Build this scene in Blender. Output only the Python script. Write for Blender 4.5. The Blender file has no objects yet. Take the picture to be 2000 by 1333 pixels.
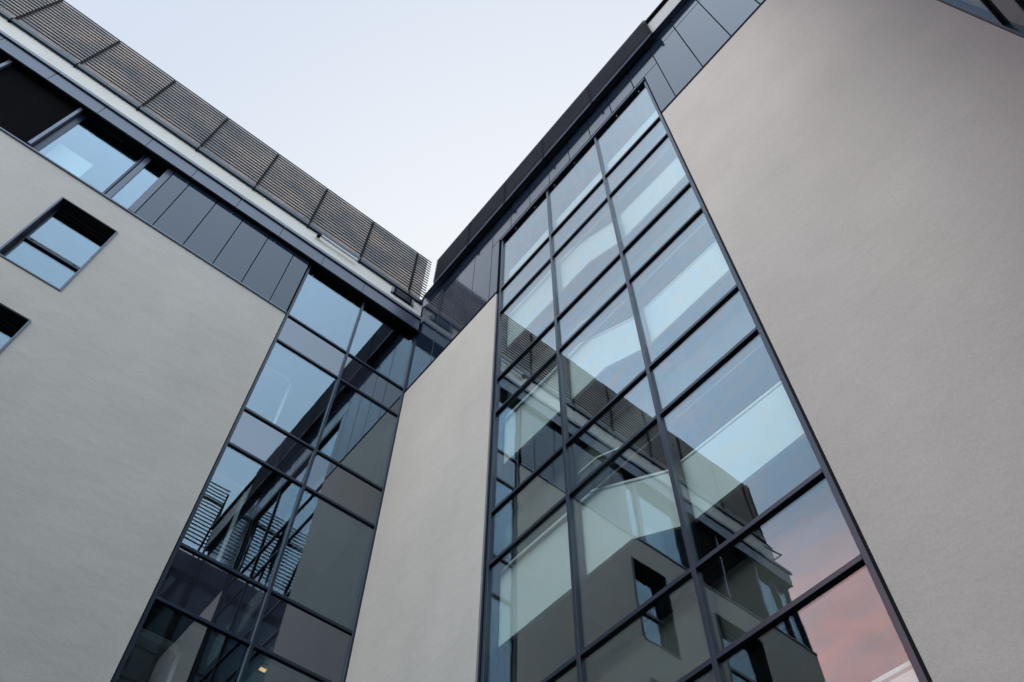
import bpy, bmesh, math, random
from mathutils import Vector, Matrix
random.seed(7)
S = bpy.context.scene
COL = S.collection

# ------------------------------------------------------------------ camera
CX, CY, CZ = -5.32993816, -10.79372104, 1.65
yaw, pitch, roll = (math.radians(v) for v in (38.3051818, 58.46994686, 1.11438924))
cam = bpy.data.cameras.new('camera')
cam.sensor_width = 36.0
cam.lens = 36.0 * 1.6618375 / 2.0
cam.clip_end = 3000
cam.clip_start = 0.05
co = bpy.data.objects.new('camera', cam)
COL.objects.link(co)
fwd = Vector((math.sin(yaw) * math.cos(pitch), math.cos(yaw) * math.cos(pitch), math.sin(pitch)))
r0 = Vector((math.cos(yaw), -math.sin(yaw), 0))
u0 = r0.cross(fwd)
rr = r0 * math.cos(roll) + u0 * math.sin(roll)
uu = -r0 * math.sin(roll) + u0 * math.cos(roll)
M = Matrix((rr, uu, -fwd)).transposed().to_4x4()
M.translation = (CX, CY, CZ)
co.matrix_world = M
S.camera = co

# ------------------------------------------------------------------ world, sun, exposure
SUN_AZ, SUN_EL = math.radians(-106), math.radians(24)     # azimuth from +Y towards +X; low in the west-south-west
W = bpy.data.worlds.new('World')
S.world = W
W.use_nodes = True
nt = W.node_tree
for n in list(nt.nodes):
    nt.nodes.remove(n)
def N(t, kind, **kw):
    n = t.nodes.new(kind)
    for k, v in kw.items():
        setattr(n, k, v)
    return n
out = N(nt, 'ShaderNodeOutputWorld')
bgS = N(nt, 'ShaderNodeBackground')
sky = N(nt, 'ShaderNodeTexSky', sky_type='NISHITA')
sky.sun_disc = False
sky.sun_elevation = math.radians(6)
sky.sun_rotation = SUN_AZ % (2 * math.pi)
sky.air_density = 1.2
sky.dust_density = 3.0
nt.links.new(sky.outputs[0], bgS.inputs[0])
bgS.inputs[1].default_value = 0.05
# thin evening overcast: palest overhead, brighter and bluer to the south-west, a pink glow low in the west
tc = N(nt, 'ShaderNodeTexCoord')
def skydot(v, lo, hi):
    d_ = N(nt, 'ShaderNodeVectorMath', operation='DOT_PRODUCT')
    nt.links.new(tc.outputs['Generated'], d_.inputs[0])
    d_.inputs[1].default_value = v
    m_ = N(nt, 'ShaderNodeMapRange', interpolation_type='SMOOTHSTEP')
    m_.inputs['From Min'].default_value = lo
    m_.inputs['From Max'].default_value = hi
    nt.links.new(d_.outputs['Value'], m_.inputs['Value'])
    return m_
def skymix(fac, a, b):
    m_ = N(nt, 'ShaderNodeMixRGB')
    nt.links.new(fac.outputs[0], m_.inputs[0])
    for k, q in ((1, a), (2, b)):
        if isinstance(q, tuple):
            m_.inputs[k].default_value = (*q, 1)
        else:
            nt.links.new(q.outputs[0], m_.inputs[k])
    return m_
up = skydot((0, 0, 1), -0.05, 0.75)
low = skymix(up, (0.25, 0.27, 0.33), (0.78, 0.85, 0.92))
north = skydot((0.60, 0.50, 0.62), 0.62, 0.95)
base = skymix(north, (0.70, 0.765, 0.89), (0.94, 0.96, 0.985))
dome = skymix(up, low, base)
sw = skydot((-0.70, -0.70, 0.05), 0.02, 0.50)
dome = skymix(sw, dome, (1.50, 1.82, 2.20))
wst = skydot((-0.88, 0.40, 0.24), 0.60, 0.86)
dome = skymix(wst, dome, (1.30, 1.64, 2.12))
glow = skydot(tuple(Vector((-0.79, 0.34, 0.50)).normalized()), 0.962, 0.999)
cn = N(nt, 'ShaderNodeTexNoise')                      # soft cloud streaks in the glow
cm = N(nt, 'ShaderNodeMapping')
cm.inputs['Scale'].default_value = (9, 9, 26)
cm.inputs['Rotation'].default_value = (0.3, 0.2, 0)
nt.links.new(tc.outputs['Generated'], cm.inputs[0])
nt.links.new(cm.outputs[0], cn.inputs['Vector'])
cn.inputs['Scale'].default_value = 1.0
cn.inputs['Detail'].default_value = 5
cn.inputs['Roughness'].default_value = 0.6
cl = N(nt, 'ShaderNodeMapRange', interpolation_type='SMOOTHSTEP')
cl.inputs['From Min'].default_value = 0.35
cl.inputs['From Max'].default_value = 0.65
nt.links.new(cn.outputs['Fac'], cl.inputs['Value'])
cloudy = skymix(cl, (4.0, 2.45, 2.45), (4.9, 2.75, 2.65))
dome = skymix(glow, dome, cloudy)
bgG = N(nt, 'ShaderNodeBackground')
nt.links.new(dome.outputs[0], bgG.inputs[0])
bgG.inputs[1].default_value = 0.95
add = N(nt, 'ShaderNodeAddShader')
nt.links.new(bgS.outputs[0], add.inputs[0])
nt.links.new(bgG.outputs[0], add.inputs[1])
nt.links.new(add.outputs[0], out.inputs[0])

sl = bpy.data.lights.new('sun', 'SUN')
sl.energy = 1.0
sl.angle = math.radians(32)
sl.color = (1.0, 0.985, 0.965)
so = bpy.data.objects.new('sun', sl)
COL.objects.link(so)
sd = Vector((math.sin(SUN_AZ) * math.cos(SUN_EL), math.cos(SUN_AZ) * math.cos(SUN_EL), math.sin(SUN_EL)))
so.rotation_euler = sd.to_track_quat('Z', 'Y').to_euler()
so.location = (-30, -20, 30)

S.view_settings.view_transform = 'Standard'
S.view_settings.look = 'None'
S.view_settings.gamma = 1
S.view_settings.exposure = 0.0
S.view_settings.use_curve_mapping = False
S.render.engine = 'CYCLES'
S.cycles.max_bounces = 10
S.cycles.glossy_bounces = 6
S.cycles.transparent_max_bounces = 16
S.cycles.caustics_reflective = False

# ------------------------------------------------------------------ materials
def newmat(name):
    m = bpy.data.materials.new(name)
    m.use_nodes = True
    t = m.node_tree
    for n in list(t.nodes):
        t.nodes.remove(n)
    return m, t, N(t, 'ShaderNodeOutputMaterial')

def coords(t, scale):
    g = N(t, 'ShaderNodeNewGeometry')
    mp = N(t, 'ShaderNodeMapping')
    mp.inputs['Scale'].default_value = scale
    t.links.new(g.outputs['Position'], mp.inputs[0])
    return mp

def noise(t, scale, vec, detail=4, rough=0.55):
    n = N(t, 'ShaderNodeTexNoise')
    n.inputs['Scale'].default_value = scale
    n.inputs['Detail'].default_value = detail
    n.inputs['Roughness'].default_value = rough
    t.links.new(vec.outputs[0], n.inputs['Vector'])
    return n

def ramp2(t, src, c0, c1, p0=0.3, p1=0.7):
    r = N(t, 'ShaderNodeValToRGB')
    r.color_ramp.elements[0].position = p0
    r.color_ramp.elements[1].position = p1
    r.color_ramp.elements[0].color = (*c0, 1)
    r.color_ramp.elements[1].color = (*c1, 1)
    t.links.new(src, r.inputs[0])
    return r

def mat_plain(name, base, rough=0.5, metal=0.0, var=0.12, vscale=2.0, bump=0.0, bscale=60, coat=0.0, ior=1.5, spec=0.5):
    m, t, o = newmat(name)
    b = N(t, 'ShaderNodeBsdfPrincipled')
    v = coords(t, (1, 1, 1))
    n = noise(t, vscale, v)
    c0 = tuple(c * (1 - var) for c in base)
    c1 = tuple(min(1, c * (1 + var)) for c in base)
    r = ramp2(t, n.outputs['Fac'], c0, c1)
    t.links.new(r.outputs[0], b.inputs['Base Color'])
    b.inputs['Roughness'].default_value = rough
    b.inputs['Metallic'].default_value = metal
    b.inputs['IOR'].default_value = ior
    b.inputs['Coat Weight'].default_value = coat
    b.inputs['Specular IOR Level'].default_value = spec
    if bump:
        n2 = noise(t, bscale, v, 3)
        bp = N(t, 'ShaderNodeBump')
        bp.inputs['Strength'].default_value = 1.0
        bp.inputs['Distance'].default_value = bump
        t.links.new(n2.outputs['Fac'], bp.inputs['Height'])
        t.links.new(bp.outputs[0], b.inputs['Normal'])
    t.links.new(b.outputs[0], o.inputs[0])
    return m

def mat_render(name, base):
    """hand trowelled mineral render: fine grain, soft diagonal float marks, faint weathering"""
    m, t, o = newmat(name)
    b = N(t, 'ShaderNodeBsdfPrincipled')
    v = coords(t, (1, 1, 1))
    big = noise(t, 0.35, v, 3)
    r = ramp2(t, big.outputs['Fac'], tuple(c * 0.91 for c in base), tuple(c * 1.06 for c in base))
    vs = coords(t, (1.2, 1.2, 0.5))
    st = noise(t, 1.0, vs, 5, 0.6)
    rs = ramp2(t, st.outputs['Fac'], (0.955, 0.96, 0.965), (1.0, 1.0, 1.0), 0.25, 0.6)
    mx = N(t, 'ShaderNodeMixRGB', blend_type='MULTIPLY')
    mx.inputs[0].default_value = 1
    t.links.new(r.outputs[0], mx.inputs[1])
    t.links.new(rs.outputs[0], mx.inputs[2])
    gr = noise(t, 55, v, 2, 0.7)
    rg = ramp2(t, gr.outputs['Fac'], (0.92, 0.92, 0.92), (1.06, 1.06, 1.06), 0.3, 0.7)
    mx2 = N(t, 'ShaderNodeMixRGB', blend_type='MULTIPLY')
    mx2.inputs[0].default_value = 1
    t.links.new(mx.outputs[0], mx2.inputs[1])
    t.links.new(rg.outputs[0], mx2.inputs[2])
    t.links.new(mx2.outputs[0], b.inputs['Base Color'])
    b.inputs['Roughness'].default_value = 0.92
    b.inputs['Specular IOR Level'].default_value = 0.25
    # float marks
    mp = N(t, 'ShaderNodeMapping')
    g = N(t, 'ShaderNodeNewGeometry')
    t.links.new(g.outputs['Position'], mp.inputs[0])
    mp.inputs['Rotation'].default_value = (math.radians(35), math.radians(35), 0)
    mp.inputs['Scale'].default_value = (1.0, 1.0, 1.6)
    fl = noise(t, 1.7, mp, 4, 0.55)
    b1 = N(t, 'ShaderNodeBump')
    b1.inputs['Distance'].default_value = 0.021
    b1.inputs['Strength'].default_value = 0.8
    t.links.new(fl.outputs['Fac'], b1.inputs['Height'])
    b2 = N(t, 'ShaderNodeBump')
    b2.inputs['Distance'].default_value = 0.002
    b2.inputs['Strength'].default_value = 0.7
    t.links.new(gr.outputs['Fac'], b2.inputs['Height'])
    t.links.new(b1.outputs[0], b2.inputs['Normal'])
    t.links.new(b2.outputs[0], b.inputs['Normal'])
    t.links.new(b.outputs[0], o.inputs[0])
    return m

def mat_metalpanel(name, base, rough, ior=1.7, wav=0.0016, tint=(0.80, 0.90, 1.0)):
    m, t, o = newmat(name)
    b = N(t, 'ShaderNodeBsdfPrincipled')
    v = coords(t, (1, 1, 1))
    n = noise(t, 1.3, v, 5)
    r = ramp2(t, n.outputs['Fac'], tuple(c * 0.92 for c in base), tuple(c * 1.08 for c in base))
    t.links.new(r.outputs[0], b.inputs['Base Color'])
    n3 = noise(t, 5, v, 4)
    rr_ = N(t, 'ShaderNodeMapRange')
    rr_.inputs['To Min'].default_value = rough * 0.85
    rr_.inputs['To Max'].default_value = rough * 1.25
    t.links.new(n3.outputs['Fac'], rr_.inputs['Value'])
    t.links.new(rr_.outputs[0], b.inputs['Roughness'])
    b.inputs['IOR'].default_value = ior
    b.inputs['Specular Tint'].default_value = (*tint, 1)
    n2 = noise(t, 1.1, v, 2)
    bp = N(t, 'ShaderNodeBump')
    bp.inputs['Distance'].default_value = wav
    t.links.new(n2.outputs['Fac'], bp.inputs['Height'])
    t.links.new(bp.outputs[0], b.inputs['Normal'])
    t.links.new(b.outputs[0], o.inputs[0])
    return m

def mat_glass(name, f0=0.10, power=4.0, trans=(0.84, 0.90, 0.89), spec=(0.86, 0.94, 1.0), quench=0.0, wav=0.004, wscale=1.4):
    """coated glazing: thin transmission + sharp mirror by angle, faint roller waves and
    the blotchy tint of heat-strengthened glass"""
    m, t, o = newmat(name)
    g = N(t, 'ShaderNodeNewGeometry')
    d = N(t, 'ShaderNodeVectorMath', operation='DOT_PRODUCT')
    t.links.new(g.outputs['Normal'], d.inputs[0])
    t.links.new(g.outputs['Incoming'], d.inputs[1])
    ab = N(t, 'ShaderNodeMath', operation='ABSOLUTE')
    t.links.new(d.outputs['Value'], ab.inputs[0])
    su = N(t, 'ShaderNodeMath', operation='SUBTRACT', use_clamp=True)
    su.inputs[0].default_value = 1
    t.links.new(ab.outputs[0], su.inputs[1])
    pw = N(t, 'ShaderNodeMath', operation='POWER')
    t.links.new(su.outputs[0], pw.inputs[0])
    pw.inputs[1].default_value = power
    ma = N(t, 'ShaderNodeMath', operation='MULTIPLY_ADD', use_clamp=True)
    t.links.new(pw.outputs[0], ma.inputs[0])
    ma.inputs[1].default_value = 1 - f0
    ma.inputs[2].default_value = f0
    tr = N(t, 'ShaderNodeBsdfTransparent')
    tr.inputs[0].default_value = (*trans, 1)
    gl = N(t, 'ShaderNodeBsdfGlossy')
    gl.inputs['Roughness'].default_value = 0.0
    gl.inputs[0].default_value = (*spec, 1)
    v = coords(t, (1, 1, 1))
    if quench:
        vq = coords(t, (1, 0.9, 2.6))
        q1 = noise(t, 2.2, vq, 5, 0.7)
        r = ramp2(t, q1.outputs['Fac'], (spec[0] * (1 + quench), spec[1] * (1 - quench * 0.25), spec[2] * (1 - quench)),
                  (spec[0] * (1 - quench), spec[1] * 0.98, spec[2]), 0.35, 0.65)
        vq2 = coords(t, (1, 9, 0.5))
        q2 = noise(t, 1.6, vq2, 4, 0.7)
        r2 = ramp2(t, q2.outputs['Fac'], (1 - quench * 0.45,) * 3, (1, 1, 1), 0.3, 0.7)
        mx = N(t, 'ShaderNodeMixRGB', blend_type='MULTIPLY')
        mx.inputs[0].default_value = 1
        t.links.new(r.outputs[0], mx.inputs[1])
        t.links.new(r2.outputs[0], mx.inputs[2])
        t.links.new(mx.outputs[0], gl.inputs[0])
    n2 = noise(t, wscale, v, 2, 0.4)
    bp = N(t, 'ShaderNodeBump')
    bp.inputs['Distance'].default_value = wav
    t.links.new(n2.outputs['Fac'], bp.inputs['Height'])
    t.links.new(bp.outputs[0], gl.inputs['Normal'])
    mix = N(t, 'ShaderNodeMixShader')
    t.links.new(ma.outputs[0], mix.inputs[0])
    t.links.new(tr.outputs[0], mix.inputs[1])
    t.links.new(gl.outputs[0], mix.inputs[2])
    t.links.new(mix.outputs[0], o.inputs[0])
    return m

MAT = {}
MAT['render'] = mat_render('cream_render', (0.505, 0.483, 0.442))
MAT['render_grey'] = mat_render('grey_render', (0.40, 0.41, 0.40))  # even grey render colour of the right parapet
MAT['render_pale'] = mat_render('pale_render', (0.72, 0.70, 0.645))
MAT['panel'] = mat_metalpanel('blue_grey_panel', (0.011, 0.019, 0.036), 0.09, 1.58, 0.00025)
MAT['fascia'] = mat_metalpanel('fascia_metal', (0.06, 0.07, 0.105), 0.28, 1.6, 0.0004)
MAT['trim'] = mat_metalpanel('coping_metal', (0.12, 0.14, 0.19), 0.35, 1.6, 0.0004)
MAT['frame'] = mat_metalpanel('powder_coated_frame', (0.009, 0.017, 0.032), 0.28, 1.45, 0.0002)
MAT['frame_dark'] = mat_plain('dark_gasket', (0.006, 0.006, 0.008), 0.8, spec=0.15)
MAT['reveal'] = mat_plain('dark_reveal_metal', (0.010, 0.011, 0.014), 0.6, spec=0.25)
MAT['slat'] = mat_plain('louvre_blade', (0.010, 0.010, 0.012), 0.65, spec=0.12)
MAT['slat_dark'] = mat_plain('black_louvre_blade', (0.008, 0.009, 0.013), 0.8, spec=0.12)
MAT['mesh_dark'] = mat_plain('dark_screen', (0.005, 0.005, 0.007), 0.9, spec=0.08)
MAT['glass'] = mat_glass('clear_glazing', 0.105, 3.0, wav=0.0008, wscale=1.0, spec=(0.70, 0.86, 1.0))
MAT['glass_q'] = mat_glass('heat_strengthened_glazing', 0.043, 2.75, quench=0.11, spec=(0.83, 0.92, 1.0), wav=0.0012, wscale=1.2)
MAT['spandrel'] = mat_metalpanel('opaque_spandrel_glass', (0.016, 0.019, 0.028), 0.02, 2.4, 0.0008)
MAT['white'] = mat_plain('white_painted_board', (0.88, 0.90, 0.88), 0.6, var=0.03)
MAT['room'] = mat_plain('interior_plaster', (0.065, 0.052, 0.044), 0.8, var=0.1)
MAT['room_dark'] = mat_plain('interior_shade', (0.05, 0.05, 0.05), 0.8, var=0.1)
MAT['concrete'] = mat_plain('floor_slab_concrete', (0.11, 0.105, 0.10), 0.85, bump=0.002)
MAT['steel'] = mat_plain('galvanised_steel', (0.30, 0.31, 0.33), 0.4, metal=0.6)
MAT['lamp_body'] = mat_plain('white_lamp_housing', (0.65, 0.66, 0.68), 0.4)

def mat_backing():
    m, t, o = newmat('plant_room_sheeting')
    b = N(t, 'ShaderNodeBsdfPrincipled')
    v = coords(t, (0.7, 0.7, 0.9))
    n = noise(t, 1.1, v, 3)  # tan and grey patches painted in for reflections on the glossy sheet
    r = N(t, 'ShaderNodeValToRGB')
    r.color_ramp.elements[0].position = 0.38
    r.color_ramp.elements[0].color = (0.29, 0.285, 0.29, 1)
    r.color_ramp.elements[1].position = 0.62
    r.color_ramp.elements[1].color = (0.64, 0.50, 0.41, 1)
    t.links.new(n.outputs['Fac'], r.inputs[0])
    t.links.new(r.outputs[0], b.inputs['Base Color'])
    b.inputs['Roughness'].default_value = 0.45
    t.links.new(b.outputs[0], o.inputs[0])
    return m
MAT['backing'] = mat_backing()
MAT['screen_back'] = mat_plain('dark_blue_sheet', (0.040, 0.050, 0.072), 0.6, spec=0.2)

def mat_lamp():
    m, t, o = newmat('lit_lamp_diffuser')
    e = N(t, 'ShaderNodeEmission')
    e.inputs[0].default_value = (1.0, 0.62, 0.22, 1)
    e.inputs[1].default_value = 1.1
    t.links.new(e.outputs[0], o.inputs[0])
    return m
MAT['lamp'] = mat_lamp()

def mat_paving():
    m, t, o = newmat('courtyard_paving')
    b = N(t, 'ShaderNodeBsdfPrincipled')
    v = coords(t, (1, 1, 1))
    br = N(t, 'ShaderNodeTexBrick')
    br.inputs['Scale'].default_value = 1.6
    br.inputs['Color1'].default_value = (0.075, 0.073, 0.07, 1)
    br.inputs['Color2'].default_value = (0.10, 0.097, 0.095, 1)
    br.inputs['Mortar'].default_value = (0.03, 0.03, 0.03, 1)
    br.inputs['Mortar Size'].default_value = 0.012
    t.links.new(v.outputs[0], br.inputs['Vector'])
    t.links.new(br.outputs['Color'], b.inputs['Base Color'])
    b.inputs['Roughness'].default_value = 0.85
    t.links.new(b.outputs[0], o.inputs[0])
    return m
MAT['paving'] = mat_paving()

# ------------------------------------------------------------------ helpers
def fL(e): return (-CY - e) / -CY
def fR(e): return (-CX - e) / -CX
def PL(x, z, e=0.0):          # a point seen on the left facade plane, moved to stand e in front of it
    return CX + (x - CX) * fL(e), CZ + (z - CZ) * fL(e)
def PR(y, z, e=0.0):
    return CY + (y - CY) * fR(e), CZ + (z - CZ) * fR(e)
def zL(z, e): return PL(0, z, e)[1]
def zR(z, e): return PR(0, z, e)[1]
def xL(x, e): return PL(x, 0, e)[0]
def yR(y, e): return PR(y, 0, e)[0]

def root(name, label, cat, loc, group=None):
    o = bpy.data.objects.new(name, None)
    COL.objects.link(o)
    o.location = loc
    o['label'] = label
    o['category'] = cat
    if group:
        o['group'] = group
    return o

class MB:
    def __init__(self):
        self.bm = bmesh.new()
        self.boxes = []
    def each(self, name, mat, parent, bevel=0.0):
        """every box collected becomes an object of its own"""
        for b in self.boxes:
            MB().box(*b).build(name, mat, parent, bevel)
        self.bm.free()
    def box(self, x0, x1, y0, y1, z0, z1):
        self.boxes.append((x0, x1, y0, y1, z0, z1))
        x0, x1 = sorted((x0, x1)); y0, y1 = sorted((y0, y1)); z0, z1 = sorted((z0, z1))
        v = [self.bm.verts.new(p) for p in ((x0, y0, z0), (x1, y0, z0), (x1, y1, z0), (x0, y1, z0),
                                            (x0, y0, z1), (x1, y0, z1), (x1, y1, z1), (x0, y1, z1))]
        for f in ((0, 3, 2, 1), (4, 5, 6, 7), (0, 1, 5, 4), (1, 2, 6, 5), (2, 3, 7, 6), (3, 0, 4, 7)):
            self.bm.faces.new([v[i] for i in f])
        return self
    def prism(self, pts, axis, a, b):
        """outline pts (h, z) in a vertical plane, thickness a..b along axis"""
        def P(h, z, d):
            return (d, h, z) if axis == 'x' else (h, d, z)
        A = [self.bm.verts.new(P(h, z, a)) for h, z in pts]
        B = [self.bm.verts.new(P(h, z, b)) for h, z in pts]
        self.bm.faces.new(A)
        self.bm.faces.new(B[::-1])
        n = len(pts)
        for i in range(n):
            self.bm.faces.new((A[i], B[i], B[(i + 1) % n], A[(i + 1) % n]))
        return self
    def bar(self, p, q, w):
        p, q = Vector(p), Vector(q)
        d = (q - p).normalized()
        s = d.cross(Vector((0.1, 0.3, 1))).normalized()
        t = d.cross(s)
        A = [self.bm.verts.new(p + s * a * w + t * b * w) for a, b in ((-1, -1), (1, -1), (1, 1), (-1, 1))]
        B = [self.bm.verts.new(q + s * a * w + t * b * w) for a, b in ((-1, -1), (1, -1), (1, 1), (-1, 1))]
        self.bm.faces.new(A); self.bm.faces.new(B[::-1])
        for i in range(4):
            self.bm.faces.new((A[i], B[i], B[(i + 1) % 4], A[(i + 1) % 4]))
        return self
    def build(self, name, mat, parent=None, bevel=0.0, label=None, kind=None):
        bmesh.ops.recalc_face_normals(self.bm, faces=self.bm.faces)
        me = bpy.data.meshes.new(name)
        self.bm.to_mesh(me)
        self.bm.free()
        me.materials.append(MAT[mat])
        o = bpy.data.objects.new(name, me)
        COL.objects.link(o)
        if parent is not None:
            o.parent = parent
            if parent.type == 'EMPTY':                   # parts are built in world coordinates
                o.matrix_parent_inverse = Matrix.Translation(-parent.location)
        if bevel:
            b = o.modifiers.new('bevel', 'BEVEL')
            b.width = bevel
            b.segments = 1
            b.limit_method = 'ANGLE'
        if label:
            o['label'] = label
        if kind:
            o['kind'] = kind
        return o

def fbox(axis, h0, h1, d0, d1, z0, z1, mb=None):
    """box on a facade: h runs along it, d is depth (negative = towards the courtyard)"""
    mb = mb or MB()
    if axis == 'L':
        return mb.box(h0, h1, d0, d1, z0, z1)
    if axis == 'R':
        return mb.box(d0, d1, h0, h1, z0, z1)
    return mb.box(h0, h1, -12.6 - d0, -12.6 - d1, z0, z1)      # south wing, faces +Y

def wall_with_holes(axis, h0, h1, z0, z1, d0, d1, holes, name, mat, parent):
    """one wall sheet with real openings; holes = (h0,h1,z0,z1)"""
    hs = sorted({h0, h1, *[a for q in holes for a in q[:2]]})
    zs = sorted({z0, z1, *[a for q in holes for a in q[2:]]})
    def solid(i, j):
        if i < 0 or j < 0 or i >= len(hs) - 1 or j >= len(zs) - 1:
            return False
        h, z = (hs[i] + hs[i + 1]) / 2, (zs[j] + zs[j + 1]) / 2
        return not any(q[0] < h < q[1] and q[2] < z < q[3] for q in holes)
    mb = MB()
    cache = {}
    def V(h, d, z):
        k = (h, d, z)
        if k not in cache:
            p = (h, d, z) if axis == 'L' else ((d, h, z) if axis == 'R' else (h, -12.6 - d, z))
            cache[k] = mb.bm.verts.new(p)
        return cache[k]
    for i in range(len(hs) - 1):
        for j in range(len(zs) - 1):
            if not solid(i, j):
                continue
            a, b, c, e = hs[i], hs[i + 1], zs[j], zs[j + 1]
            for d in (d0, d1):
                mb.bm.faces.new((V(a, d, c), V(b, d, c), V(b, d, e), V(a, d, e)))
            if not solid(i - 1, j): mb.bm.faces.new((V(a, d0, c), V(a, d1, c), V(a, d1, e), V(a, d0, e)))
            if not solid(i + 1, j): mb.bm.faces.new((V(b, d0, c), V(b, d1, c), V(b, d1, e), V(b, d0, e)))
            if not solid(i, j - 1): mb.bm.faces.new((V(a, d0, c), V(b, d0, c), V(b, d1, c), V(a, d1, c)))
            if not solid(i, j + 1): mb.bm.faces.new((V(a, d0, e), V(b, d0, e), V(b, d1, e), V(a, d1, e)))
    return mb.build(name, mat, parent)

def empty_part(name, parent):
    """a part that is only the set of its sub-parts still needs a mesh of its own: callers give one"""
    raise RuntimeError

def pane(axis, h0, h1, z0, z1, d, mat, parent, name='glass_pane', tilt=0.0018):
    """a glazing unit, set in its frame with the tiny tilt every real unit has"""
    o = fbox(axis, h0, h1, d, d + 0.012, z0, z1).build(name, mat, parent)
    c = Vector(((h0 + h1) / 2, d, (z0 + z1) / 2)) if axis == 'L' else (Vector((d, (h0 + h1) / 2, (z0 + z1) / 2)) if axis == 'R' else Vector(((h0 + h1) / 2, -12.6 - d, (z0 + z1) / 2)))
    a, b = random.uniform(-tilt, tilt), random.uniform(-tilt, tilt)
    rot = Matrix.Rotation(a, 4, 'Z') @ (Matrix.Rotation(b, 4, 'X') if axis != 'R' else Matrix.Rotation(b, 4, 'Y'))
    o.data.transform(Matrix.Translation(c) @ rot @ Matrix.Translation(-c))
    return o

ROWS = []                                     # transom heights: storey 3.6 m, spandrel 1.065 m
Z1, SP = 18.467, 1.0653
for k in range(6):
    ROWS += [Z1 - 3.6 * k, Z1 - SP - 3.6 * k]

def curtain(axis, verts, top, bottom, parent, glassmat, spmat, rows=ROWS, depth=0.20, face=0.060, gd=0.037, name='curtain_wall'):
    """verts = mullion centres along the facade. Frame front on depth 0, glass gd behind."""
    hw = face / 2
    lo, hi = min(verts), max(verts)
    cw = fbox(axis, lo - hw, hi + hw, 0.0, depth, top - face, top)          # head member carries the rest
    cwo = cw.build(name, 'frame', parent, 0.004)
    vs = sorted(verts)
    rz = [z for z in rows if bottom + 0.3 < z < top - 0.2]
    for v in vs:
        fbox(axis, v - hw, v + hw, -0.004, depth, bottom, top - face - 0.002).build('mullion', 'frame', cwo, 0.004)
    edges = [top - face] + rz + [bottom]
    for z in rz + [bottom + hw]:
        mb = MB()
        for a, b in zip(vs[:-1], vs[1:]):
            fbox(axis, a + hw, b - hw, 0.0, depth - 0.02, z - hw, z + hw, mb)
        mb.each('transom', 'frame', cwo, 0.004)
    # gasket shadow lines
    mb = MB()
    for a, b in zip(vs[:-1], vs[1:]):
        for z in rz:
            fbox(axis, a + hw, b - hw, 0.03, gd - 0.003, z - hw - 0.012, z - hw - 0.001, mb)
    mb.each('gasket', 'frame_dark', cwo)
    seq = [top - face] + rz + [bottom]
    for a, b in zip(vs[:-1], vs[1:]):
        for i in range(len(seq) - 1):
            z1_, z0_ = seq[i], seq[i + 1]
            zt = z1_ if i == 0 else z1_ - hw
            zb = z0_ + hw
            is_sp = abs((z1_ - z0_) - SP) < 0.02
            if is_sp:
                pane(axis, a + hw - 0.01, b - hw + 0.01, zb - 0.01, zt + 0.01, gd, spmat, cwo, 'spandrel_pane')
            else:
                pane(axis, a + hw - 0.01, b - hw + 0.01, zb - 0.01, zt + 0.01, gd, glassmat, cwo, 'glass_pane')
    return cwo

def interior(axis, h0, h1, d0, d1, top, bottom, parent, rows=ROWS):
    """floors, back and side walls seen through the glazing"""
    mb = MB()
    for k in range(5):
        a, b = ROWS[2 * k + 1] + 0.05, ROWS[2 * k] - 0.05
        if b < bottom: break
        fbox(axis, h0, h1, d0, d1, a, b, mb)
    mb.each('floor_slab', 'concrete', parent)
    mb = MB()
    fbox(axis, h0, h1, d1 + 0.01, d1 + 0.15, bottom, top, mb)
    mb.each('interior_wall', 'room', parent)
    mb = MB()
    fbox(axis, h0 - 0.14, h0 - 0.01, d0, d1 + 0.15, bottom, top, mb)
    fbox(axis, h1 + 0.01, h1 + 0.14, d0, d1 + 0.15, bottom, top, mb)
    fbox(axis, h0 - 0.14, h1 + 0.14, d0, d1 + 0.15, top + 0.003, top + 0.1, mb)
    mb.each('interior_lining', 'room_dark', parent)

def louvre_bay(axis, h0, h1, z0, z1, d, n, sh, sd, mat, parent, backing=None, bd=0.16, ends=True, pw=0.06, name='screen_bay'):
    """one bay of a horizontal louvre screen: n blades between two posts"""
    mb = MB()
    pitch = (z1 - z0) / n
    for i in range(n):
        z = z1 - pitch * i
        fbox(axis, h0 + 0.008, h1 - 0.008, d, d + sd, z - sh, z, mb)
    o = mb.build(name, mat, parent)
    fbox(axis, h0 - pw / 2, h0 + pw / 2, d + sd + 0.001, d + bd - 0.003, z0 - 0.12, z1 - 0.01).build('post', mat, o)
    if backing:
        fbox(axis, h0 + 0.03, h1 + 0.03 if not ends else h1 - 0.0, d + bd, d + bd + 0.03, z0 - 0.05, z1 + (0.06 if axis == 'L' else 0.1)).build('backing_sheet', backing, o)
    return o

# ================================================================== GROUND
mb = MB()
mb.box(-600, 600, -600, 600, -0.3, 0.0)
g = mb.build('ground', 'paving')
g['kind'] = 'structure'

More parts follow.
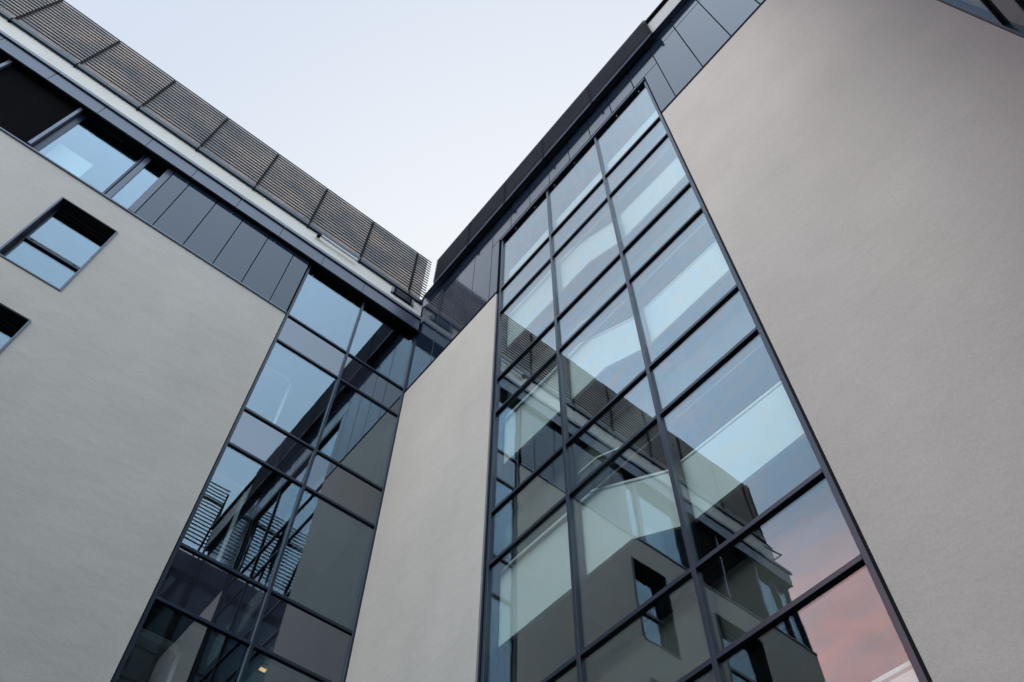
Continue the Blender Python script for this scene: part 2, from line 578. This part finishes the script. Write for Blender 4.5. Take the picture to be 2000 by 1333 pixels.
# ================================================================== LEFT WING (facade on y = 0, faces -Y)
LW = root('building_wing', 'long cream rendered wing on the left with square windows, pale parapet and striped roof screen',
          'building', (-7, 0.3, 0))
WF = -0.03                                              # wall front depth
wins = []
for (x0, x1, zt) in ((-8.34, -7.13, 17.53), (-12.1, -10.3, 17.45)):
    for k in range(5):
        zb = zt - 2.55 - 3.6 * k
        if zb > 0.2:
            wins.append((x0, x1, zb, zt - 3.6 * k))
CLADB = zL(18.5, 0.06)                                   # underside of the panel band
FASB, FAST = zL(21.24, 0.16), zL(21.76, 0.16)
LEND = -14.8
LCUR = -3.332                                            # left edge mullion of the curtain wall
wall_with_holes('L', LEND, LCUR - 0.05, 0.0, CLADB, WF, 0.36, wins, 'wall', 'render', LW)
fbox('L', LEND, -13.2, 0.37, 12, 0, 22.0).build('end_wall', 'render', LW)

def punched(axis, q, wf, parent, depth=0.28):
    h0, h1, z0, z1 = q
    t = 0.035
    mb = MB()                                            # metal lining and proud edge trim
    for a in ((h0, h0 + t, z0, z1), (h1 - t, h1, z0, z1)):
        fbox(axis, a[0], a[1], wf - 0.022, depth - 0.03, a[2], a[3], mb)
    fbox(axis, h0 + t, h1 - t, wf - 0.022, depth - 0.03, z0, z0 + t, mb)
    w = mb.build('window', 'fascia', parent, 0.003)
    mb = MB()
    fbox(axis, h0 + t, h1 - t, wf - 0.018, depth - 0.03, z1 - t, z1, mb)
    fbox(axis, h0 + t + 0.001, h0 + t + 0.012, wf + 0.02, depth - 0.03, z0 + t, z1 - t - 0.001, mb)
    mb.build('reveal_lining', 'reveal', w)
    mb = MB()
    f = 0.042
    i0, i1, j0, j1 = h0 + t + 0.013, h1 - t, z0 + t, z1 - t
    fbox(axis, i0, i0 + f, depth - 0.10, depth - 0.035, j0, j1, mb)
    fbox(axis, i1 - f, i1, depth - 0.10, depth - 0.035, j0, j1, mb)
    fbox(axis, i0 + f, i1 - f, depth - 0.10, depth - 0.035, j0, j0 + f, mb)
    fbox(axis, i0 + f, i1 - f, depth - 0.10, depth - 0.035, j1 - f, j1, mb)
    mb.build('frame', 'frame', w, 0.003)
    zt = z0 + (z1 - z0) * 0.44
    fbox(axis, i0 + f, i1 - f, depth - 0.115, depth - 0.035, zt - 0.05, zt + 0.05).build('transom', 'frame', w, 0.003)
    mb = MB()
    for h in (i0 + f + 0.10, i1 - f - 0.10):
        fbox(axis, h - 0.02, h + 0.02, depth - 0.123, depth - 0.117, zt - 0.012, zt + 0.012, mb)
    mb.each('hinge_cover', 'frame_dark', w)
    pane(axis, i0 + f - 0.01, i1 - f + 0.01, j0 + f - 0.01, zt - 0.05, depth - 0.07, 'glass', w)
    pane(axis, i0 + f - 0.01, i1 - f + 0.01, zt + 0.05, j1 - f + 0.01, depth - 0.07, 'glass', w)
    return w
for q in wins:
    punched('L', q, WF, LW)
# dark rooms behind the punched windows
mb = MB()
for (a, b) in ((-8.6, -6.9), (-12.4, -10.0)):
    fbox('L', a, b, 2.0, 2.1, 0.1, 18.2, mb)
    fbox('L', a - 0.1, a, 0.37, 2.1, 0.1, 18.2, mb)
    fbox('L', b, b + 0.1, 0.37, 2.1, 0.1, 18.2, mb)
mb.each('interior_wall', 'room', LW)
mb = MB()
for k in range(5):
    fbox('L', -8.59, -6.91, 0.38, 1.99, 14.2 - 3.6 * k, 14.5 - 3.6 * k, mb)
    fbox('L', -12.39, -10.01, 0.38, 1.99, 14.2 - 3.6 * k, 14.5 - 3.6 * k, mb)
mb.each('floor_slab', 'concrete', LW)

# panel band, one sheet per bay with open joints
sub = fbox('L', -7.16, LCUR - 0.05, 0.0, 0.3, CLADB + 0.01, FASB + 0.2).build('panel_band', 'frame_dark', LW)
jx = [-3.385, -3.83, -4.565, -5.29, -6.015, -6.745, -7.17]
for b, a in zip(jx[:-1], jx[1:]):
    xa, xb = xL(a, 0.06), xL(b, 0.06)
    g_ = 0.009
    fbox('L', xa + g_, xb - g_, -0.06, -0.035, CLADB + 0.012, FASB + 0.1).build('cladding_panel', 'panel', sub, 0.003)
fbox('L', LEND, LCUR - 0.05, -0.07, 0.0, CLADB - 0.035, CLADB + 0.008).build('flashing', 'trim', LW, 0.003)

# strip window with fixed dark insect-screen bays
sz0, sz1 = CLADB + 0.012, FASB + 0.15
sw = fbox('L', LEND + 0.1, -7.17, 0.02, 0.30, sz0, sz0 + 0.09).build('strip_window', 'frame', LW, 0.003)
def post(xc, w, d0=-0.01, d1=0.28, mat='frame'):
    fbox('L', xc - w / 2, xc + w / 2, d0, d1, sz0 + 0.091, sz1).build('mullion', mat, sw, 0.003)
post(-7.25, 0.15, -0.02, 0.2, 'fascia')
post(-7.79, 0.12, 0.03, 0.2, 'fascia')
post(-7.90, 0.05, 0.05, 0.2)
post(-9.42, 0.13, 0.06, 0.2)
post(-9.54, 0.07, -0.06, 0.2, 'trim')
post(-11.22, 0.07, -0.06, 0.2, 'trim')
post(-12.95, 0.07, -0.06, 0.2, 'trim')
post(-14.0, 0.06)
post(LEND + 0.13, 0.06)
fbox('L', LEND + 0.1, -7.17, 0.05, 0.25, FASB + 0.01, FASB + 0.14).build('head_frame', 'frame_dark', sw)
for a, b in ((-7.73, -7.32), (-9.36, -7.92), (-13.97, -12.99), (-14.64, -14.03)):
    pane('L', a, b, sz0 + 0.091, FASB + 0.008, 0.085, 'glass', sw)
def screen_panel(a, b):
    mb = MB()
    n = 60
    for i in range(n):
        z = sz0 + 0.1 + (FASB - sz0 - 0.12) * i / n
        fbox('L', a, b, 0.02, 0.03, z, z + 0.02, mb)
    fbox('L', a, b, 0.045, 0.06, sz0 + 0.092, FASB + 0.1, mb)
    mb.build('insect_screen', 'mesh_dark', sw)
screen_panel(-11.18, -9.58)
screen_panel(-12.91, -11.26)
mb = MB()
fbox('L', LEND + 0.3, -7.3, 2.2, 2.3, CLADB, 21.6, mb)
fbox('L', -7.28, -7.17, 0.31, 2.3, CLADB, 21.6, mb)
mb.each('interior_wall', 'room', LW)
fbox('L', LEND + 0.3, -7.3, 0.31, 2.19, 21.3, 21.4).build('ceiling', 'white', LW)
fbox('L', LEND + 0.3, -7.3, 0.31, 2.19, 18.0, 18.3).build('floor_slab', 'concrete', LW)

# fascia sheets, drip edge, coping sheets, parapet
fsub = fbox('L', LEND + 0.05, -0.072, -0.13, 0.29, FASB + 0.012, FAST + 0.1).build('fascia', 'frame_dark', LW)
fj = [0.03, -1.84, -3.10, -4.36, -5.60, -6.83, -8.05, -9.28, -10.52, -11.78, -13.04, -14.3, -15.0]
for b, a in zip(fj[:-1], fj[1:]):
    xa, xb = max(xL(a, 0.16), LEND), min(xL(b, 0.16), -0.098)
    fbox('L', xa + 0.005, xb - 0.005, -0.16, -0.131, FASB, FAST).build('fascia_panel', 'fascia', fsub, 0.003)
    fbox('L', xa + 0.005, xb - 0.005, -0.178, -0.162, FASB, FASB + 0.05).build('drip_lip', 'fascia', fsub, 0.003)
cj = [0.03, -1.84, -3.09, -4.34, -5.57, -6.8, -8.03, -9.27, -10.52, -11.78, -13.04, -14.3, -15.1]
CT0, CT1 = zL(21.88, 0.20), zL(22.0, 0.20)
cop = fbox('L', LEND - 0.05, -0.072, -0.15, 0.28, FAST + 0.101, CT0 + 0.03).build('coping', 'frame_dark', LW)
for b, a in zip(cj[:-1], cj[1:]):
    xa, xb = max(xL(a, 0.2), LEND - 0.12), min(xL(b, 0.2), -0.098)
    fbox('L', xa + 0.003, xb - 0.003, -0.20, -0.151, CT0, CT1).build('coping_sheet', 'trim', cop, 0.003)
PT = zL(22.60, 0.05)
fbox('L', -14.4, -0.074, -0.05, 0.28, CT0 + 0.032, PT).build('parapet', 'render_pale', LW)
fbox('L', -14.45, -0.074, -0.075, 0.3, PT + 0.002, PT + 0.035).build('parapet_cap', 'frame_dark', LW)

# roof screen
SE = 0.10
SZ0, SZ1 = zL(22.93, SE), zL(25.38, SE)
rs = fbox('L', -14.05, -0.12, -0.12, -0.06, zL(22.67, SE), zL(22.83, SE)).build('roof_screen', 'frame', LW, 0.003)
dv = [0.02 - 0.56, -2.19, -3.84, -5.51, -7.17, -8.82, -10.48, -12.13, -13.75]
edges = [0.04] + dv + [-14.1]
for b, a in zip(edges[:-1], edges[1:]):
    xa, xb = xL(a, SE), min(xL(b, SE), -0.07)
    last = b > 0
    louvre_bay('L', xa, xb, SZ0, SZ1, -SE, 16, 0.047, 0.014, 'slat', rs, 'backing' if not last else None, bd=0.05)
fbox('L', xL(-0.54, SE) + 0.03, -0.2, -0.05, -0.02, SZ0 - 0.05, SZ1 + 0.04).build('backing_sheet', 'backing', rs)
mb = MB()
for a in dv:
    fbox('L', xL(a, SE) - 0.02, xL(a, SE) + 0.02, -0.12, 0.02, zL(22.62, SE), SZ0 - 0.13, mb)
mb.each('bracket', 'slat_dark', rs)
fbox('L', -13.9, -0.4, 0.12, 0.2, PT + 0.04, SZ0 - 0.06).build('backing_kerb', 'slat_dark', rs)
# plant room behind the screen
fbox('L', -13.6, -0.9, 1.0, 5.0, 22.2, 24.2).build('plant_room', 'room_dark', LW)
# vent grille box in the parapet near the corner
vb = fbox('L', -1.03, -0.44, -0.10, -0.052, zL(22.27, 0.1), zL(22.60, 0.1))
vbo = vb.build('vent_box', 'slat_dark', LW, 0.003)
mb = MB()
for i in range(6):
    z = zL(22.29, 0.1) + i * 0.05
    fbox('L', -0.95, -0.52, -0.112, -0.101, z, z + 0.022, mb)
mb.build('grille', 'frame', vbo)
mb = MB()
fbox('L', -1.10, -1.04, -0.115, -0.052, zL(22.27, 0.1), zL(22.5, 0.1), mb)
fbox('L', -0.43, -0.37, -0.115, -0.052, zL(22.27, 0.1), zL(22.5, 0.1), mb)
mb.each('side_plate', 'trim', vbo)
# end-of-roof guard rail
mb = MB()
mb.bar((-13.9, -0.05, 22.30), (-14.95, -0.05, 22.55), 0.022)
mb.bar((-14.95, -0.05, 22.55), (-14.35, -0.05, 21.95), 0.022)
mb.build('guard_rail', 'slat', LW)
fbox('L', -14.6, -0.11, 0.29, 12, 21.9, 22.1).build('roof', 'concrete', LW)

# curtain wall of the left wing
LV = [LCUR, -1.698, -0.065]
cwL = curtain('L', LV, FASB + 0.15, 0.12, LW, 'glass', 'spandrel')
fbox('L', LV[0] - 0.05, -0.02, -0.11, -0.006, FASB + 0.0, FASB + 0.011).build('head_closer', 'frame_dark', LW)
interior('L', LCUR + 0.06, -0.17, 0.28, 4.2, 21.3, 0.1, LW)
mb = MB()
for zc in (17.25, 13.65, 10.05, 6.45, 2.85):            # white ceiling bulkheads and a duct-like pier
    fbox('L', LCUR + 0.07, -2.55, 0.7, 1.9, zc, zc + 0.12, mb)
    fbox('L', -2.50, -2.44, 0.8, 0.86, zc - 2.3, zc + 0.1, mb)
mb.build('bulkhead', 'white', LW)

# small lamps (things of their own)
t = root('ceiling_lamp', 'small amber lamp glowing behind the lower glazing of the left stair window', 'lamp', (-1.28, 0.40, 10.24))
fbox('L', -1.34, -1.22, 0.36, 0.44, 10.19, 10.245).build('housing', 'lamp_body', t)
fbox('L', -1.33, -1.23, 0.37, 0.43, 10.17, 10.188).build('diffuser', 'lamp', t)
t = root('strip_lamp', 'slim pale tube lamp fixed under the striped roof screen over the left windows', 'lamp', (-2.9, -0.16, 22.43))
fbox('L', xL(-3.42, 0.15), xL(-2.25, 0.15), -0.19, -0.135, zL(22.57, 0.15), zL(22.63, 0.15)).build('housing', 'lamp_body', t, 0.006)
fbox('L', xL(-3.52, 0.15), xL(-3.43, 0.15), -0.20, -0.10, zL(22.5, 0.15), zL(22.63, 0.15)).build('bracket', 'slat_dark', t)

# ================================================================== RIGHT WING (facade on x = 0, faces -X)
RW = root('building_wing', 'tall cream wing on the right with blue-grey panels over a four-mullion glazed stair',
          'building', (0.3, -6, 0))
RF = -0.045
RM = [-3.5848, -5.2897, -6.998, -8.6599]
CB = zR(18.55, 0.05)
wz = CB - 0.09
fbox('R', RM[0] + 0.075, 0.35, RF, 0.30, 0, wz).build('wall', 'render', RW)
fbox('R', -12.6, RM[3] - 0.075, RF, 0.30, 0, wz).build('wall', 'render', RW)
fbox('R', RM[0] + 0.04, RM[0] + 0.074, RF + 0.03, 0.28, 0, wz).build('edge_closer', 'frame', RW)
fbox('R', RM[3] - 0.074, RM[3] - 0.04, -0.03, 0.28, 0, wz).build('edge_closer', 'frame_dark', RW)
CTOP = zR(21.24, 0.0)
cwR = curtain('R', RM, CTOP - 0.03, 0.12, RW, 'glass_q', 'glass_q')
# dark shadow box behind the spandrel glass
interior('R', RM[3] + 0.06, RM[0] - 0.06, 0.26, 4.6, 21.6, 0.1, RW)

# stair balustrades hugging the glass, one per storey
BD0, BD1 = 0.225, 0.275
def bal(dz, top_only=False):
    e = -0.225
    if top_only:
        pts = [(-3.66, 18.5), (-8.62, 18.5), (-8.62, 19.38), (-3.66, 19.32)]
    else:
        pts = [(-3.66, 8.82), (-6.15, 8.82), (-6.98, 8.40), (-8.62, 8.40), (-8.62, 9.25), (-6.88, 9.32), (-5.25, 10.28), (-3.66, 10.09)]
    k = (-CX + 0.225) / (-CX + 0.15)
    P = [(CY + (y - CY) * k, CZ + (z + (0 if top_only else dz) - CZ) * k) for y, z in pts]
    P = [(max(min(y, -3.60), -8.645), z) for y, z in P]
    mb = MB().prism(P, 'x', BD0, BD1)
    o = mb.build('stair_balustrade', 'white', RW)
    if not top_only:
        hr = MB()
        q = [(P[4][0], P[4][1] + 0.05), (P[5][0], P[5][1] + 0.05), (P[6][0], P[6][1] + 0.05)]
        for a, b in zip(q[:-1], q[1:]):
            hr.bar((BD0 + 0.02, a[0], a[1]), (BD0 + 0.02, b[0], b[1]), 0.02)
        hr.build('handrail', 'white', o)
bal(0, True)
for k in range(4):
    bal(7.2 - 3.6 * (k))

# blue-grey panels
CE = 0.05
psub = MB()
CLT = zR(23.12, CE)
psub.box(-0.03, 0.29, RM[0] + 0.08, 0.28, CB + 0.01, CTOP + 0.1)
psub.box(-0.03, 0.29, -12.55, RM[3] - 0.08, CB + 0.01, CTOP + 0.1)
psub.box(-0.03, 0.29, -12.55, 0.28, CTOP + 0.101, CLT + 0.3)
psub = psub.build('panel_band', 'frame_dark', RW)
ys = [-0.002, -0.94] + [-1.68 - 0.743 * i for i in range(15)]
def panel(ya, yb, za, zb):
    gp = 0.011
    fbox('R', ya + gp, yb - gp, -CE, -0.032, za + gp * 1.6, zb - gp * 1.6).build('cladding_panel', 'panel', psub, 0.003)
zmid = zR(22.08, CE)
cutL, cutR = RM[0] + 0.06, RM[3] - 0.06
ctp = zR(21.30, CE)
for b_, a_ in zip(ys[:-1], ys[1:]):
    b, a = (b_ if b_ > -0.1 else yR(b_, CE)), yR(a_, CE)
    if b < -12.5: break
    a = max(a, -12.55)
    panel(a, b, zmid, CLT)
    if b <= cutR or a >= cutL:                   # full height
        panel(a, b, CB, zmid)
    elif a < cutL < b:
        panel(cutL, b, CB, ctp); panel(a, b, ctp, zmid)
    elif a < cutR < b:
        panel(a, cutR, CB, ctp); panel(a, b, ctp, zmid)
    else:
        panel(a, b, ctp, zmid)
fbox('R', cutR + 0.03, cutL - 0.03, -0.042, -0.003, 21.045, 21.10).build('head_trim', 'trim', RW)
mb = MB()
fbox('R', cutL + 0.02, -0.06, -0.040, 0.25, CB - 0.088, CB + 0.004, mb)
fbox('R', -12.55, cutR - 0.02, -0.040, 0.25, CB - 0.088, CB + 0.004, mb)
mb.each('shadow_gap_strip', 'frame_dark', RW)  # dark colour put in as the shade of the gap under the panels

# overhanging eaves strip, louvre screen, open parapet to the south
OH = 0.183
zs = zR(23.43, OH)
fbox('R', -12.55, -0.21, -OH, -0.051, zs, zs + 0.05).build('eaves_strip', 'trim', RW, 0.003)
fbox('R', -12.55, -0.3, -0.049, 0.29, CLT + 0.301, zs + 0.3).build('eaves_core', 'frame_dark', RW)
pz1 = zR(24.45, OH)
fbox('R', -12.55, yR(-9.32, OH), -OH + 0.002, 0.2, zs + 0.052, pz1).build('parapet', 'render_grey', RW)
fbox('R', -12.55, yR(-9.32, OH), -0.262, 0.25, pz1 + 0.002, pz1 + 0.03).build('coping', 'frame_dark', RW)
fbox('R', -12.55, yR(-9.32, OH), -0.275, 0.2, pz1 + 0.032, pz1 + 0.07).build('coping_edge', 'trim', RW, 0.003)
LE = 0.27
lz0, lz1 = zR(23.62, LE), zR(25.12, LE)
rs2 = fbox('R', yR(-9.33, LE), yR(-0.25, LE), -LE + 0.03, -LE + 0.06, zs - 0.0 + 0.051, zs + 0.09).build('roof_screen', 'trim', RW, 0.003)
bays = [-0.25, -1.9, -3.55, -5.2, -6.0 - 1.12, -9.33]
for b, a in zip(bays[:-1], bays[1:]):
    louvre_bay('R', yR(a, LE), yR(b, LE), lz0, lz1, -LE, 15, 0.030, 0.008, 'slat_dark', rs2, 'screen_back', bd=0.03)
fbox('R', -12.55, -0.35, 0.3, 12, 22.5, 22.7).build('roof', 'concrete', RW)
fbox('R', -12.5, -0.4, 12.0, 12.2, 0, 22.4).build('rear_wall', 'render', RW)

# ================================================================== SOUTH WING (faces +Y on y = -12.6)
SWg = root('building_wing', 'narrow dark glazed tower at the top right corner, beside the plain rendered wall', 'building', (-1.7, -13, 0))
SX0, SX1 = -3.45, -0.06
curtain('S', [-3.41, -1.75, -0.11], 21.3, 0.12, SWg, 'glass', 'spandrel', gd=0.035)
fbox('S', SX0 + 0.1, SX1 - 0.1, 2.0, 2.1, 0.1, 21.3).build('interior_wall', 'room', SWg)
mb = MB()
for k in range(5):
    fbox('S', SX0 + 0.1, SX1 - 0.1, 0.25, 1.99, ROWS[2 * k + 1] + 0.05, ROWS[2 * k] - 0.05, mb)
mb.each('floor_slab', 'concrete', SWg)
mb = MB()
mb.box(SX0 - 0.02, SX0 + 0.3, -26, -12.82, 0, 21.5)
mb.each('wall', 'render', SWg)
mb = MB()
mb.box(SX0 - 0.1, 12, -26, -12.56, 21.52, 22.3)
mb.build('fascia', 'fascia', SWg, 0.004)
ss = MB().box(SX0, -0.1, -12.74, -12.68, 22.55, 22.62).build('roof_screen', 'trim', SWg)
for a, b in ((-3.4, -2.3), (-2.3, -1.2), (-1.05, -0.12)):
    louvre_bay('S', a, b, 22.75, 25.8, 0.05, 18, 0.052, 0.02, 'slat', ss)
mb = MB()
for a in (-3.4, -2.3, -1.2, -1.05, -0.12):
    mb.box(a - 0.03, a + 0.03, -12.80, -12.72, 22.3, 25.7)
    mb.bar((a, -12.8, 25.3), (a, -14.2, 22.4), 0.03)
mb.build('stay', 'slat', ss)
MB().box(-3.4, -0.12, -12.74, -12.70, 24.95, 25.08).build('rail', 'slat', ss)

# unseen low ranges to south and west, added to shade the lower walls
def shade_block(x0, x1, y0, y1, h, face):
    holes = []
    lo, hi = (x0, x1) if face == 'N' else (y0, y1)
    k = lo + 1.6
    while k + 1.3 < hi - 1:
        for f in range(4):
            holes.append((k, k + 1.3, 1.2 + 3.6 * f, 3.4 + 3.6 * f))
        k += 3.0
    w = wall_with_holes('L', lo, hi, 0, h, 0.0, 0.3, holes, 'wall', 'render', SWg)
    if face == 'N':
        w.data.transform(Matrix.Translation((0, y1 - 0.3, 0)))
    else:
        w.data.transform(Matrix.Translation((x1, 0, 0)) @ Matrix.Rotation(math.radians(90), 4, 'Z'))
    MB().box(x0, x1 - 0.32, y0, y1 - 0.32, 0, h - 0.2).build('shade_block_body', 'room_dark', SWg)
    MB().box(x0 - 0.2, x1 + 0.12, y0 - 0.2, y1 + 0.12, h + 0.002, h + 0.35).build('shade_block_edge', 'fascia', SWg)
shade_block(-26, SX0 - 0.03, -36, -26.2, 16.0, 'N')
shade_block(-36, -26.2, -36, -2.5, 15.5, 'E')
# upper handrail runs seen through the stair glazing
for k in range(5):
    dz = 7.2 - 3.6 * k
    q = [(-5.16, 10.52), (-5.40, 10.66), (-5.76, 10.65), (-6.25, 10.42), (-6.70, 10.12)]
    kk = (-CX + 0.24) / (-CX + 0.15)
    q = [(CY + (y - CY) * kk, CZ + (z + dz - CZ) * kk) for y, z in q]
    mb = MB()
    for a, b in zip(q[:-1], q[1:]):
        mb.bar((0.245, a[0], a[1]), (0.245, b[0], b[1]), 0.014)
    mb.build('handrail', 'white', RW)
fbox('L', -9.4, -8.6, 0.55, 0.6, 18.6, 20.15).build('partition', 'white', LW)
